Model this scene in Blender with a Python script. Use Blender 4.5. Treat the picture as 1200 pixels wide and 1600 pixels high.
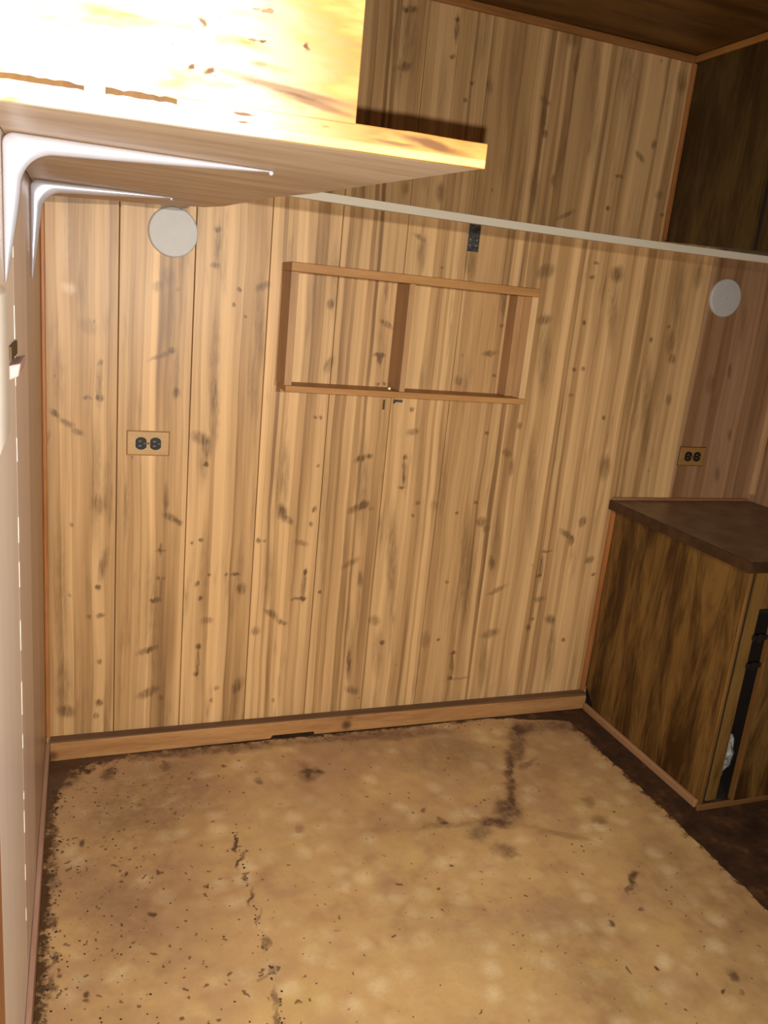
import bpy, bmesh, math, random
from mathutils import Matrix, Vector, noise

for o in list(bpy.data.objects):
    bpy.data.objects.remove(o)
scene = bpy.context.scene
COL = scene.collection
random.seed(7)

# ------------------------------------------------------------------ camera
# focal length in pixels for a 1200x1600 frame, yaw, pitch, roll, position
FPX, YAW, PITCH, ROLL = 1266.5, 0.3708, -0.2597, 0.1003
CAM = Vector((0.0923, -2.2076, 1.35))
FWD = Vector((math.sin(YAW) * math.cos(PITCH), math.cos(YAW) * math.cos(PITCH), math.sin(PITCH)))
R0 = Vector((math.cos(YAW), -math.sin(YAW), 0))
U0 = R0.cross(FWD)
RIGHT = R0 * math.cos(ROLL) + U0 * math.sin(ROLL)
UP = -R0 * math.sin(ROLL) + U0 * math.cos(ROLL)
cam_data = bpy.data.cameras.new('camera')
cam_data.sensor_fit = 'VERTICAL'
cam_data.sensor_height = 36.0
cam_data.lens = FPX * 36.0 / 1600.0
cam_data.clip_start = 0.02
cam = bpy.data.objects.new('camera', cam_data)
COL.objects.link(cam)
ROT = Matrix((RIGHT, UP, -FWD)).transposed()
cam.matrix_world = Matrix.Translation(CAM) @ ROT.to_4x4()
scene.camera = cam

# ------------------------------------------------------------------ world: faint daylight from the doorway behind the photographer
world = bpy.data.worlds.new('world')
scene.world = world
world.use_nodes = True
world.node_tree.nodes['Background'].inputs[0].default_value = (0.93, 0.96, 1.0, 1)
world.node_tree.nodes['Background'].inputs[1].default_value = 0.05

# ------------------------------------------------------------------ the phone's flash, a few centimetres below its lens
fl = bpy.data.lights.new('phone_flash', 'AREA')
fl.shape = 'DISK'
fl.size = 0.012
fl.energy = 28.5
fl.color = (1.0, 0.95, 0.86)
flo = bpy.data.objects.new('phone_flash', fl)
COL.objects.link(flo)
flo.matrix_world = Matrix.Translation(CAM - UP * 0.028 + RIGHT * 0.003 + FWD * 0.01) @ ROT.to_4x4()

# ------------------------------------------------------------------ a lamp outside the low doorway behind the photographer; the door head keeps it off the upper wall
dl = bpy.data.lights.new('doorway_lamp', 'SPOT')
dl.shadow_soft_size = 0.0006
dl.energy = 135.0
dl.spot_size = math.radians(90)
dl.spot_blend = 1.0
dl.color = (1.0, 0.925, 0.80)
dlo = bpy.data.objects.new('doorway_lamp', dl)
COL.objects.link(dlo)
dlo.matrix_world = Matrix.Translation((0.7, -2.75, 1.47)) @ (Vector((0.38, 0.0, 0.58)) - Vector((0.7, -2.75, 1.47))).to_track_quat('-Z', 'Y').to_matrix().to_4x4()

vs = scene.view_settings
vs.view_transform = 'Standard'
vs.look = 'None'
vs.gamma = 1.0
vs.use_curve_mapping = False
vs.exposure = 0.0

# ------------------------------------------------------------------ marks of the print on the panelling, plus flash glare painted as two pale ones (negative strength): x, z, half width, half height, strength, tilt
SMUDGES_GLARE = [
    (0.053,1.412,0.0162,0.1107,-0.25,0), (0.063,1.293,0.022,0.0172,-0.45,-20), (0.108,1.204,0.0339,0.0236,0.25,-30), (0.136,1.061,0.0116,0.0737,0.4,0), (0.108,1.024,0.0135,0.0082,0.6,0), (0.139,1.115,0.0096,0.0101,0.45,0),
    (0.138,1.025,0.0136,0.0124,0.45,0), (0.03,0.981,0.0189,0.0103,0.65,-40), (0.058,0.957,0.0267,0.0124,0.55,-25), (0.084,0.935,0.0193,0.0105,0.5,-15), (0.04,1.072,0.0187,0.1205,0.28,0), (0.01,0.915,0.0094,0.0249,0.45,-15),
    (0.13,0.79,0.018,0.2184,0.25,0), (0.155,0.791,0.0121,0.1096,0.25,0), (0.138,0.738,0.0282,0.0354,0.3,0), (0.15,0.571,0.0144,0.0646,0.45,-10), (0.136,0.505,0.0103,0.0094,0.7,0), (0.143,0.421,0.0147,0.0095,0.6,0),
    (0.113,0.421,0.0083,0.0095,0.5,0), (0.141,0.282,0.0085,0.0099,0.6,0), (0.141,0.154,0.0129,0.0152,0.7,0), (0.133,0.114,0.0108,0.0128,0.5,0), (0.041,0.467,0.0202,0.3254,0.28,0), (0.045,0.208,0.027,0.111,0.35,0),
    (0.056,0.134,0.0358,0.0226,0.5,-20), (0.069,0.686,0.0079,0.0089,0.6,0), (0.064,0.487,0.0061,0.007,0.5,0), (0.299,1.343,0.0237,0.0294,0.35,20), (0.277,1.318,0.0196,0.0157,0.35,20), (0.327,1.313,0.008,0.0079,0.5,0),
    (0.305,1.236,0.02,0.1209,0.28,0), (0.288,1.143,0.0443,0.0082,0.45,25), (0.313,1.161,0.0142,0.0103,0.5,0), (0.328,1.097,0.0103,0.0796,0.32,0), (0.328,1.048,0.0144,0.0191,0.55,0), (0.31,0.757,0.0085,0.0567,0.55,0),
    (0.323,0.705,0.03,0.0138,0.6,-25), (0.344,0.691,0.0173,0.0116,0.55,-20), (0.3,0.613,0.0065,0.0257,0.65,0), (0.3,0.609,0.0194,0.007,0.6,0), (0.295,0.528,0.0065,0.0072,0.7,0), (0.31,0.528,0.0065,0.0072,0.6,0),
    (0.289,0.461,0.0196,0.0097,0.55,0), (0.304,0.495,0.0066,0.0481,0.35,0), (0.27,0.309,0.0397,0.0125,0.55,18), (0.287,0.36,0.0287,0.3217,0.33,3), (0.276,0.175,0.0449,0.018,0.55,25), (0.313,0.155,0.0114,0.013,0.5,0),
    (0.206,0.738,0.0082,0.1119,0.35,0), (0.421,1.43,0.0101,0.0685,0.5,0), (0.419,1.472,0.0121,0.0097,0.55,0), (0.418,1.382,0.0163,0.0099,0.55,0), (0.482,1.329,0.0084,0.0081,0.7,0), (0.469,1.29,0.0063,0.0082,0.7,0),
    (0.501,1.26,0.0064,0.0062,0.6,0), (0.425,1.145,0.0189,0.1682,0.33,0), (0.431,0.991,0.0172,0.1311,0.38,0), (0.544,1.343,0.0277,0.0143,0.5,30), (0.54,1.238,0.0194,0.1466,0.38,5), (0.531,1.083,0.0175,0.1303,0.3,3),
    (0.394,0.93,0.032,0.0198,0.5,-25), (0.416,0.902,0.0151,0.0401,0.4,0), (0.414,0.856,0.0087,0.009,0.8,0), (0.407,0.866,0.0194,0.0897,0.33,0), (0.409,0.636,0.0089,0.0095,0.7,0), (0.384,0.632,0.0066,0.0071,0.5,0),
    (0.436,0.534,0.0068,0.0073,0.6,0), (0.51,0.532,0.0185,0.0074,0.65,0), (0.484,0.532,0.0069,0.0074,0.5,0), (0.53,0.487,0.0211,0.0224,0.5,0), (0.403,0.507,0.009,0.0122,0.7,0), (0.414,0.462,0.0091,0.0099,0.7,0),
    (0.435,0.392,0.023,0.0151,0.45,0), (0.414,0.312,0.0115,0.0127,0.65,0), (0.414,0.261,0.007,0.0645,0.55,0), (0.41,0.224,0.0116,0.0104,0.55,0), (0.537,0.178,0.0218,0.0374,0.5,-30), (0.532,0.125,0.017,0.0811,0.35,0),
    (0.472,0.173,0.0095,0.0106,0.5,0), (0.458,0.134,0.0071,0.0107,0.6,0), (0.423,0.549,0.018,0.1936,0.25,0), (0.524,0.547,0.0139,0.1229,0.25,0), (0.635,0.72,0.0212,0.0336,0.55,15), (0.657,0.695,0.0238,0.0145,0.55,-35),
    (0.633,0.834,0.0232,0.1404,0.33,3), (0.573,0.634,0.0093,0.0097,0.6,0), (0.59,0.634,0.007,0.0073,0.6,0), (0.609,0.525,0.0167,0.1251,0.3,0), (0.624,0.405,0.034,0.0129,0.6,-35), (0.658,0.376,0.0246,0.0104,0.55,-25),
    (0.581,0.353,0.0193,0.0181,0.45,35), (0.648,0.115,0.0076,0.011,0.6,0), (0.713,0.998,0.0094,0.0068,0.6,0), (0.731,1,0.0071,0.0069,0.6,0), (0.733,0.857,0.0072,0.0071,0.6,0), (0.732,0.73,0.0097,0.0122,0.7,-20),
    (0.725,0.685,0.0097,0.0098,0.6,0), (0.699,0.626,0.0291,0.0124,0.45,-15), (0.719,0.536,0.0074,0.0101,0.7,0), (0.718,0.491,0.0099,0.064,0.55,0), (0.702,0.449,0.0297,0.0077,0.6,0), (0.719,0.45,0.0124,0.0103,0.55,0),
    (0.732,1.313,0.0136,0.0191,0.45,0), (0.74,1.373,0.0181,0.1254,0.33,3), (0.742,1.149,0.0162,0.0309,0.45,-20), (0.768,0.661,0.0173,0.298,0.2,3), (0.891,1.367,0.0095,0.0472,0.45,3), (0.901,1.272,0.0288,0.011,0.5,-25),
    (0.889,1.185,0.0241,0.009,0.65,0), (0.89,1.176,0.0097,0.0202,0.6,0), (0.911,1.105,0.0074,0.0069,0.6,0), (0.891,1.103,0.0097,0.0069,0.5,0), (0.89,1.23,0.0192,0.1551,0.28,4), (0.86,0.883,0.0297,0.012,0.5,22),
    (0.889,0.891,0.0125,0.0096,0.55,0), (0.872,0.799,0.0275,0.1955,0.35,5), (0.858,0.73,0.0352,0.0149,0.55,28), (0.887,0.744,0.0202,0.0174,0.5,0), (0.908,0.731,0.0102,0.01,0.5,0), (0.859,0.559,0.0409,0.0129,0.5,30),
    (0.895,0.506,0.013,0.0366,0.55,8), (0.884,0.217,0.0107,0.0724,0.5,4), (0.903,0.13,0.0325,0.017,0.55,-25), (0.77,0.469,0.0076,0.0078,0.6,0), (0.876,0.305,0.0211,0.1637,0.25,5), (1.001,0.89,0.0103,0.0098,0.7,0),
    (1.002,0.841,0.0078,0.0617,0.65,4), (0.998,0.797,0.013,0.0075,0.65,0), (1.016,0.968,0.0256,0.0144,0.5,10), (1.005,1.036,0.0101,0.0094,0.6,0), (1.046,0.71,0.008,0.0077,0.6,0), (1.058,0.749,0.0106,0.0102,0.5,0),
    (1.113,0.741,0.0162,0.0256,0.35,0), (0.991,0.577,0.0239,0.209,0.4,6), (0.955,0.366,0.0268,0.0218,0.45,-25), (0.989,0.289,0.0109,0.0111,0.7,0), (0.977,0.255,0.0246,0.1118,0.3,4), (1.051,0.852,0.021,0.3221,0.2,6),
    (1.255,0.752,0.0112,0.0078,0.7,0), (1.284,0.689,0.0256,0.0212,0.55,-20), (1.305,0.666,0.0172,0.0161,0.45,0), (1.263,0.973,0.011,0.0075,0.6,0), (1.195,0.717,0.0083,0.0078,0.6,0), (1.189,0.486,0.0085,0.0082,0.6,0),
    (1.185,0.287,0.0086,0.0086,0.7,0), (1.244,0.237,0.0147,0.0087,0.65,0), (1.246,0.191,0.0089,0.0646,0.65,4), (1.244,0.146,0.0148,0.0089,0.65,0), (1.285,0.141,0.078,0.006,0.3,4), (1.252,0.528,0.0286,0.2463,0.42,7),
    (1.139,0.289,0.0228,0.0397,0.35,0), (1.129,0.823,0.0215,0.227,0.22,7), (1.344,0.913,0.0254,0.0153,0.5,-15), (1.364,0.868,0.0114,0.0413,0.5,0), (1.373,1.001,0.0113,0.015,0.55,0), (1.341,0.548,0.0146,0.0331,0.5,10),
    (1.376,0.454,0.0477,0.0113,0.45,25), (1.371,0.299,0.0453,0.0204,0.45,15), (1.363,0.182,0.0244,0.1195,0.33,5), (1.348,0.613,0.0262,0.1361,0.28,6), (1.446,0.806,0.0235,0.238,0.28,8), (1.604,0.646,0.0373,0.014,0.55,-30),
    (1.631,0.621,0.0157,0.0226,0.55,0), (1.53,0.532,0.0093,0.0624,0.55,4), (1.543,0.586,0.0308,0.0056,0.55,5), (1.526,0.499,0.0124,0.0086,0.6,0), (1.662,0.688,0.0189,0.0251,0.55,-20), (1.543,0.415,0.0313,0.0146,0.45,0),
    (1.598,0.338,0.0288,0.0209,0.55,-30), (1.62,0.212,0.026,0.1533,0.35,5), (1.515,0.314,0.0125,0.0148,0.6,0), (1.527,0.344,0.0094,0.0088,0.6,0), (1.664,0.258,0.0098,0.0092,0.6,0), (1.715,0.551,0.0258,0.0145,0.5,20),
    (1.741,0.499,0.0131,0.0088,0.6,0), (1.637,1.483,0.0318,0.0326,0.55,0), (1.647,1.365,0.0234,0.1438,0.38,8), (1.55,1.465,0.0113,0.0092,0.6,0), (1.558,1.507,0.0113,0.0069,0.6,0), (1.548,1.33,0.0086,0.0095,0.7,0),
    (1.538,1.186,0.0116,0.0074,0.6,0), (1.57,1.188,0.0088,0.0099,0.7,0), (1.541,1.105,0.0146,0.01,0.5,0), (1.678,1.04,0.0092,0.0104,0.7,0), (1.713,0.875,0.0313,0.054,0.45,8), (1.885,1.294,0.0251,0.0503,0.45,5),
    (1.902,1.243,0.019,0.0204,0.5,0), (1.946,1.51,0.025,0.0531,0.35,0), (1.808,1.298,0.0092,0.0099,0.6,0), (1.866,1.343,0.0093,0.0074,0.6,0), (1.92,1.108,0.0161,0.0263,0.45,10), (1.837,1.072,0.0254,0.2364,0.35,10),
    (1.88,1.444,0.0247,0.1457,0.33,8), (2.205,0.999,0.0105,0.028,0.4,15), (2.163,1.388,0.0167,0.1022,0.25,10), (2.078,1.17,0.0267,0.0424,0.25,10), (2.184,0.862,0.0176,0.0402,0.35,12), (2.148,1.217,0.0102,0.0318,0.4,10),
    (1.386,1.466,0.0432,0.0248,0.5,20), (1.405,1.326,0.0386,0.0187,0.45,15), (1.425,1.212,0.0336,0.1444,0.35,8), (1.051,1.442,0.0074,0.0065,0.7,0), (1.262,1.36,0.0105,0.05,0.6,3), (1.265,1.297,0.0106,0.0069,0.7,0),
    (1.237,1.214,0.0319,0.0117,0.55,12), (1.262,1.147,0.0081,0.0072,0.7,0), (1.147,1.127,0.0209,0.0189,0.45,0), (1.138,1.465,0.0226,0.0544,0.45,5), (0.987,1.475,0.0192,0.0636,0.4,0), (0.973,1.516,0.0238,0.0105,0.5,-20),
    (0.883,2.011,0.0306,0.1092,0.35,3), (0.879,1.928,0.0353,0.0149,0.5,20), (0.882,2.063,0.0304,0.0108,0.45,10), (1.019,2.044,0.0091,0.0461,0.55,3), (1.016,1.978,0.0114,0.0075,0.65,0), (1.016,2.066,0.0113,0.0073,0.55,0),
    (1.079,1.924,0.0094,0.0077,0.6,0), (1.066,1.879,0.007,0.0078,0.6,0), (1.133,1.925,0.0143,0.0271,0.4,5), (1.368,2.086,0.0301,0.027,0.45,0), (1.39,2.025,0.0102,0.0354,0.45,0), (1.312,1.873,0.0126,0.0444,0.45,3),
    (1.309,1.917,0.0251,0.012,0.4,-20), (1.323,1.833,0.0127,0.0163,0.55,0), (1.312,1.687,0.0207,0.074,0.35,6), (1.37,1.72,0.0105,0.0254,0.45,0), (1.651,1.821,0.0308,0.0108,0.5,-35), (1.693,1.862,0.0141,0.0171,0.45,0),
    (1.584,1.758,0.0166,0.0065,0.6,0), (1.6,1.757,0.0083,0.0065,0.5,0), (1.568,1.666,0.0111,0.0088,0.6,0), (1.742,1.725,0.0203,0.0178,0.4,0), (1.766,1.673,0.0117,0.0091,0.6,0), (1.429,1.631,0.043,0.0087,0.45,28),
    (1.022,1.64,0.0167,0.0327,0.45,0), (0.917,1.635,0.0139,0.0282,0.4,0), (1.199,1.944,0.017,0.1754,0.22,4), (1.473,1.924,0.0211,0.2452,0.22,8), (1.079,2.032,0.0139,0.1121,0.22,3), (0.996,1.878,0.0161,0.1343,0.2,3),
    (1.753,2.038,0.0253,0.0414,0.4,20), (1.584,1.975,0.0162,0.123,0.2,8),
]
STAINS = [
    (1.406,-0.21,0.1498,0.0358,0.55,59), (1.295,-0.369,0.1897,0.0219,0.65,64), (1.209,-0.509,0.0847,0.0481,0.6,53), (1.149,-0.559,0.0733,0.0285,0.6,156), (1.385,-0.318,0.0572,0.0158,0.45,-155), (1.089,-0.582,0.0602,0.0372,0.4,-151),
    (1.12,-0.668,0.0443,0.0329,0.45,145), (1.472,-0.123,0.0674,0.0467,0.6,-165), (1.015,-0.539,0.1365,0.0163,0.25,175), (1.309,-0.644,0.1248,0.018,0.25,148), (0.713,-0.243,0.0519,0.039,0.5,70), (0.705,-0.218,0.0523,0.0201,0.45,88),
    (0.742,-0.235,0.0214,0.0197,0.4,-161), (0.626,-0.47,0.0194,0.0185,0.3,57), (1.397,-0.833,0.0411,0.0146,0.6,58), (1.363,-0.863,0.0382,0.0073,0.5,39), (1.45,-0.61,0.0374,0.0249,0.4,-163), (1.464,-0.532,0.0352,0.0251,0.35,62),
    (1.421,-1.152,0.0237,0.0214,0.55,119), (1.407,-1.191,0.0129,0.0072,0.6,28), (1.368,-1.181,0.0085,0.0051,0.6,-165), (1.263,-1.087,0.0102,0.0062,0.8,33), (1.344,-0.929,0.0098,0.0064,0.6,-156), (1.243,-0.957,0.0122,0.007,0.5,179),
    (1.003,-0.522,0.0192,0.0156,0.5,-155), (0.97,-0.467,0.0111,0.0086,0.5,50), (0.733,-0.871,0.0069,0.0052,0.7,60), (1.025,-0.937,0.0076,0.0051,0.6,45), (0.453,-0.494,0.0362,0.0078,0.8,80), (0.455,-0.554,0.0389,0.0078,0.75,70),
    (0.458,-0.616,0.0267,0.0056,0.7,74), (0.455,-0.686,0.0349,0.0073,0.55,73), (0.457,-0.757,0.0324,0.0053,0.45,71), (0.461,-0.823,0.0304,0.0068,0.5,72), (0.457,-0.9,0.0164,0.0158,0.45,127), (0.448,-0.962,0.0373,0.0094,0.5,74),
    (0.444,-1.005,0.0284,0.0061,0.5,77), (0.438,-0.911,0.0163,0.0097,0.35,-166), (0.239,-0.685,0.0111,0.0087,0.8,-125), (0.174,-0.703,0.0074,0.0061,0.7,121), (0.098,-0.41,0.0126,0.0104,0.7,76), (0.188,-0.543,0.0136,0.0053,0.6,89),
    (0.034,-0.664,0.0286,0.0153,0.7,106), (0.042,-0.762,0.0276,0.0079,0.6,82), (0.041,-0.826,0.0282,0.007,0.7,99), (0.038,-0.519,0.0593,0.0101,0.5,91), (0.031,-0.4,0.0903,0.0107,0.5,91), (0.103,-0.873,0.0085,0.0076,0.6,-131),
    (0.266,-0.557,0.0084,0.007,0.5,106), (0.05,-0.135,0.0662,0.0487,0.6,-132), (0.165,-0.127,0.0454,0.0252,0.5,-102), (0.32,-0.126,0.027,0.0195,0.4,-120), (0.012,-0.215,0.212,0.0154,0.6,92), (0.479,-0.15,0.0122,0.0113,0.6,93),
    (0.562,-0.244,0.0153,0.0134,0.5,79), (0.872,-0.857,0.2146,0.1497,0.12,136), (1.133,-0.979,0.2042,0.1781,0.16,106), (1.115,-1.149,0.1526,0.1077,0.16,149), (0.293,-0.244,0.2528,0.2144,0.25,-160), (0.197,-0.507,0.3397,0.1967,0.18,92),
    (0.158,-0.791,0.273,0.1377,0.14,92), (1.138,-0.216,0.2444,0.1255,0.22,-175), (1.499,-0.803,0.1983,0.1354,0.12,62), (0.902,-0.541,0.2576,0.0975,0.12,169), (1.748,-0.255,0.1524,0.0659,0.35,126), (1.629,-0.13,0.1473,0.0615,0.5,174),
    (0.998,-0.076,0.3202,0.0373,0.45,177), (0.4,-0.057,0.4601,0.0343,0.5,178),
]

# ------------------------------------------------------------------ helpers: nodes
class NT:
    def __init__(s, name, rough=0.5, spec=0.35):
        s.m = bpy.data.materials.new(name)
        s.m.use_nodes = True
        s.t = s.m.node_tree
        s.b = s.t.nodes['Principled BSDF']
        s.b.inputs['Roughness'].default_value = rough
        s.b.inputs['Specular IOR Level'].default_value = spec

    def n(s, typ, **kw):
        nd = s.t.nodes.new(typ)
        for k, v in kw.items():
            setattr(nd, k, v)
        return nd

    def put(s, sock, v):
        if isinstance(v, bpy.types.NodeSocket):
            s.t.links.new(v, sock)
        elif v is not None:
            if hasattr(sock.default_value, '__len__') and hasattr(v, '__len__') and len(sock.default_value) == 4 and len(v) == 3:
                v = (*v, 1)
            sock.default_value = v

    def math(s, op, a, b=None, c=None, clamp=False):
        nd = s.n('ShaderNodeMath', operation=op, use_clamp=clamp)
        for i, v in enumerate((a, b, c)):
            s.put(nd.inputs[i], v)
        return nd.outputs[0]

    def vmath(s, op, a, b=None):
        nd = s.n('ShaderNodeVectorMath', operation=op)
        s.put(nd.inputs[0], a)
        s.put(nd.inputs[1], b)
        return nd.outputs['Value' if op in ('LENGTH', 'DOT_PRODUCT') else 'Vector']

    def coords(s, order='XYZ'):
        tc = s.n('ShaderNodeTexCoord')
        sp = s.n('ShaderNodeSeparateXYZ')
        s.t.links.new(tc.outputs['Object'], sp.inputs[0])
        return [sp.outputs['XYZ'.index(ch)] for ch in order]

    def comb(s, x, y, z=0.0):
        nd = s.n('ShaderNodeCombineXYZ')
        for i, v in enumerate((x, y, z)):
            s.put(nd.inputs[i], v)
        return nd.outputs[0]

    def noise(s, vec, scale, detail=2.0, rough=0.5, dist=0.0):
        nd = s.n('ShaderNodeTexNoise')
        s.put(nd.inputs['Vector'], vec)
        nd.inputs['Scale'].default_value = scale
        nd.inputs['Detail'].default_value = detail
        nd.inputs['Roughness'].default_value = rough
        nd.inputs['Distortion'].default_value = dist
        return nd.outputs[0]

    def voronoi(s, vec, scale, feature='F1', rnd=1.0, dim='3D', w=None):
        nd = s.n('ShaderNodeTexVoronoi', feature=feature, voronoi_dimensions=dim)
        if dim == '1D':
            s.put(nd.inputs['W'], w)
        else:
            s.put(nd.inputs['Vector'], vec)
        nd.inputs['Scale'].default_value = scale
        nd.inputs['Randomness'].default_value = rnd
        return nd

    def maprange(s, v, a, b, c=0.0, d=1.0, smooth=True):
        nd = s.n('ShaderNodeMapRange', interpolation_type='SMOOTHSTEP' if smooth else 'LINEAR')
        for i, x in enumerate((v, a, b, c, d)):
            s.put(nd.inputs[i], x)
        return nd.outputs[0]

    def ramp(s, fac, stops):
        nd = s.n('ShaderNodeValToRGB')
        cr = nd.color_ramp
        while len(cr.elements) < len(stops):
            cr.elements.new(0.5)
        for e, (p, c) in zip(cr.elements, stops):
            e.position = p
            e.color = (*c, 1)
        s.put(nd.inputs[0], fac)
        return nd.outputs[0]

    def mix(s, fac, a, b, mode='MIX'):
        nd = s.n('ShaderNodeMix', data_type='RGBA', blend_type=mode)
        s.put(nd.inputs[0], fac)
        s.put(nd.inputs[6], a)
        s.put(nd.inputs[7], b)
        return nd.outputs[2]

    def marks(s, vec, lst):
        """sum of soft elliptical marks (x, y, half width, half height, strength, tilt in degrees)"""
        acc = None
        for (x, y, w, h, a, ang) in lst:
            mp = s.n('ShaderNodeMapping', vector_type='TEXTURE')
            s.put(mp.inputs['Vector'], vec)
            mp.inputs['Location'].default_value = (x, y, 0)
            mp.inputs['Rotation'].default_value = (0, 0, math.radians(ang))
            mp.inputs['Scale'].default_value = (w, h, 1)
            ln = s.vmath('LENGTH', mp.outputs[0])
            v = s.maprange(ln, 1.1, 0.3, 0.0, a * 1.25)
            acc = v if acc is None else s.math('ADD', acc, v)
        return acc if acc is not None else 0.0

    def bump(s, h, strength=0.2, dist=0.002):
        nd = s.n('ShaderNodeBump')
        nd.inputs['Strength'].default_value = strength
        nd.inputs['Distance'].default_value = dist
        s.put(nd.inputs['Height'], h)
        s.t.links.new(nd.outputs[0], s.b.inputs['Normal'])

    def color(s, c):
        s.put(s.b.inputs['Base Color'], c)
        return s.m


def plain(name, col, rough=0.5, metallic=0.0, var=0.12, scale=40.0, spec=0.4):
    t = NT(name, rough, spec)
    x, y, z = t.coords()
    f = t.noise(t.comb(x, y, z), scale, 3.0)
    c = t.mix(t.maprange(f, 0.3, 0.7), tuple(v * (1 - var) for v in col), tuple(min(1, v * (1 + var)) for v in col))
    t.b.inputs['Metallic'].default_value = metallic
    return t.color(c)


def pine(name, seed, marks, light, mid, dark, markcol, order='XZY', rough=0.42, speck=True):
    """printed knotty-pine panelling: stripes along the second axis, smears, knots and specks"""
    t = NT(name, rough, 0.35)
    a, b, c = t.coords(order)
    p = t.comb(a, b, seed * 3.7)
    wob = t.noise(t.comb(t.math('MULTIPLY', a, 5.0), t.math('MULTIPLY', b, 2.2), seed * 1.3), 1.0, 2.0)
    aw = t.math('ADD', a, t.math('MULTIPLY', t.math('SUBTRACT', wob, 0.5), 0.022))
    # flat printed stripes with fairly sharp borders
    vor = t.voronoi(None, 30.0, dim='1D', w=t.math('ADD', aw, seed * 0.713))
    sep = t.n('ShaderNodeSeparateColor')
    t.t.links.new(vor.outputs['Color'], sep.inputs[0])
    vor2 = t.voronoi(None, 75.0, dim='1D', w=t.math('ADD', aw, t.math('ADD', seed * 0.31, t.math('MULTIPLY', b, 0.006))))
    sep2 = t.n('ShaderNodeSeparateColor')
    t.t.links.new(vor2.outputs['Color'], sep2.inputs[0])
    thin = t.maprange(sep2.outputs[1], 0.55, 0.95, 0.0, 0.30)
    n1 = t.noise(t.comb(t.math('MULTIPLY', aw, 24.0), t.math('MULTIPLY', b, 0.9), seed * 2.1), 1.0, 3.0, 0.55)
    n2 = t.noise(t.comb(t.math('MULTIPLY', aw, 110.0), t.math('MULTIPLY', b, 1.6), seed * 4.1), 1.0, 3.0, 0.6)
    fac = t.math('ADD', t.math('ADD', t.math('MULTIPLY', sep.outputs[0], 0.46), thin), t.math('MULTIPLY', t.maprange(n1, 0.3, 0.7), 0.36))
    fac = t.math('ADD', fac, t.math('MULTIPLY', t.math('SUBTRACT', n2, 0.5), 0.5))
    col = t.ramp(fac, [(0.0, dark), (0.30, mid), (0.64, light), (1.0, tuple(min(1, v * 1.22) for v in light))])
    # smears and knots
    wv = t.n('ShaderNodeTexNoise')
    wv.inputs['Scale'].default_value = 1.0
    wv.inputs['Detail'].default_value = 3.0
    t.put(wv.inputs['Vector'], t.comb(t.math('MULTIPLY', a, 90.0), t.math('MULTIPLY', b, 38.0), seed))
    warp = t.vmath('MULTIPLY', t.vmath('SUBTRACT', wv.outputs['Color'], (0.5, 0.5, 0.5)), (0.010, 0.016, 0.0))
    pm = t.vmath('ADD', t.comb(a, b, 0.0), warp)
    dk = t.marks(pm, [m for m in marks if m[4] > 0])
    tex = t.maprange(t.noise(t.comb(t.math('MULTIPLY', a, 160.0), t.math('MULTIPLY', b, 24.0), seed), 1.0, 3.0), 0.25, 0.7, 0.55, 1.25)
    dk = t.math('MULTIPLY', dk, tex, clamp=True)
    smear = t.maprange(t.noise(t.comb(t.math('MULTIPLY', aw, 26.0), t.math('MULTIPLY', b, 3.2), seed * 5.3), 1.0, 3.0, 0.6), 0.56, 0.78, 0.0, 0.5)
    dk = t.math('MAXIMUM', dk, t.math('MULTIPLY', smear, tex))
    if speck:
        vv = t.voronoi(t.comb(t.math('MULTIPLY', a, 16.0), t.math('MULTIPLY', b, 9.0), seed * 0.9), 1.0)
        s2 = t.n('ShaderNodeSeparateColor')
        t.t.links.new(vv.outputs['Color'], s2.inputs[0])
        sp = t.math('MULTIPLY', t.maprange(vv.outputs['Distance'], 0.07, 0.03, 0.0, 0.55), t.math('GREATER_THAN', s2.outputs[1], 0.6))
        dk = t.math('MAXIMUM', dk, sp)
    col = t.mix(dk, col, markcol)
    glare = [(m[0], m[1], m[2], m[3], -m[4], m[5]) for m in marks if m[4] < 0]  # pale marks: the flash's reflection painted into the wall colour
    if glare:
        col = t.mix(t.math('MULTIPLY', t.marks(pm, glare), tex), col, (0.75, 0.55, 0.38))
    t.bump(n2, 0.08, 0.001)
    return t.color(col)


def wood(name, light, dark, seed=0.0, axis='Z', rough=0.5, ring=26.0, contrast=(0.3, 0.7), swirl=0.0, knots=0.0, spec=0.3, stretch=0.12):
    """plain or figured wood, grain along the given axis"""
    t = NT(name, rough, spec)
    x, y, z = t.coords()
    d = {'X': x, 'Y': y, 'Z': z}
    d = {k: (t.math('MULTIPLY', v, stretch) if k == axis else v) for k, v in d.items()}
    p = t.vmath('ADD', t.comb(d['X'], d['Y'], d['Z']), (seed, seed * 0.7, seed * 1.9))
    if swirl:
        wv = t.n('ShaderNodeTexNoise')
        wv.inputs['Scale'].default_value = 7.0
        wv.inputs['Detail'].default_value = 2.0
        t.put(wv.inputs['Vector'], p)
        p = t.vmath('ADD', p, t.vmath('MULTIPLY', t.vmath('SUBTRACT', wv.outputs['Color'], (0.5, 0.5, 0.5)), (swirl, swirl, swirl)))
    n1 = t.noise(p, ring, 4.0, 0.6)
    n2 = t.noise(p, ring * 7, 3.0, 0.6)
    f = t.math('ADD', t.math('MULTIPLY', n1, 0.75), t.math('MULTIPLY', n2, 0.25))
    c = t.mix(t.maprange(f, *contrast), dark, light)
    if knots:
        vv = t.voronoi(t.vmath('ADD', t.comb(x, y, z), (seed, seed, seed)), knots)
        c = t.mix(t.maprange(vv.outputs['Distance'], 0.22, 0.05, 0.0, 0.85), c, tuple(v * 0.25 for v in dark))
    t.bump(n2, 0.12, 0.001)
    return t.color(c)


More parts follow.
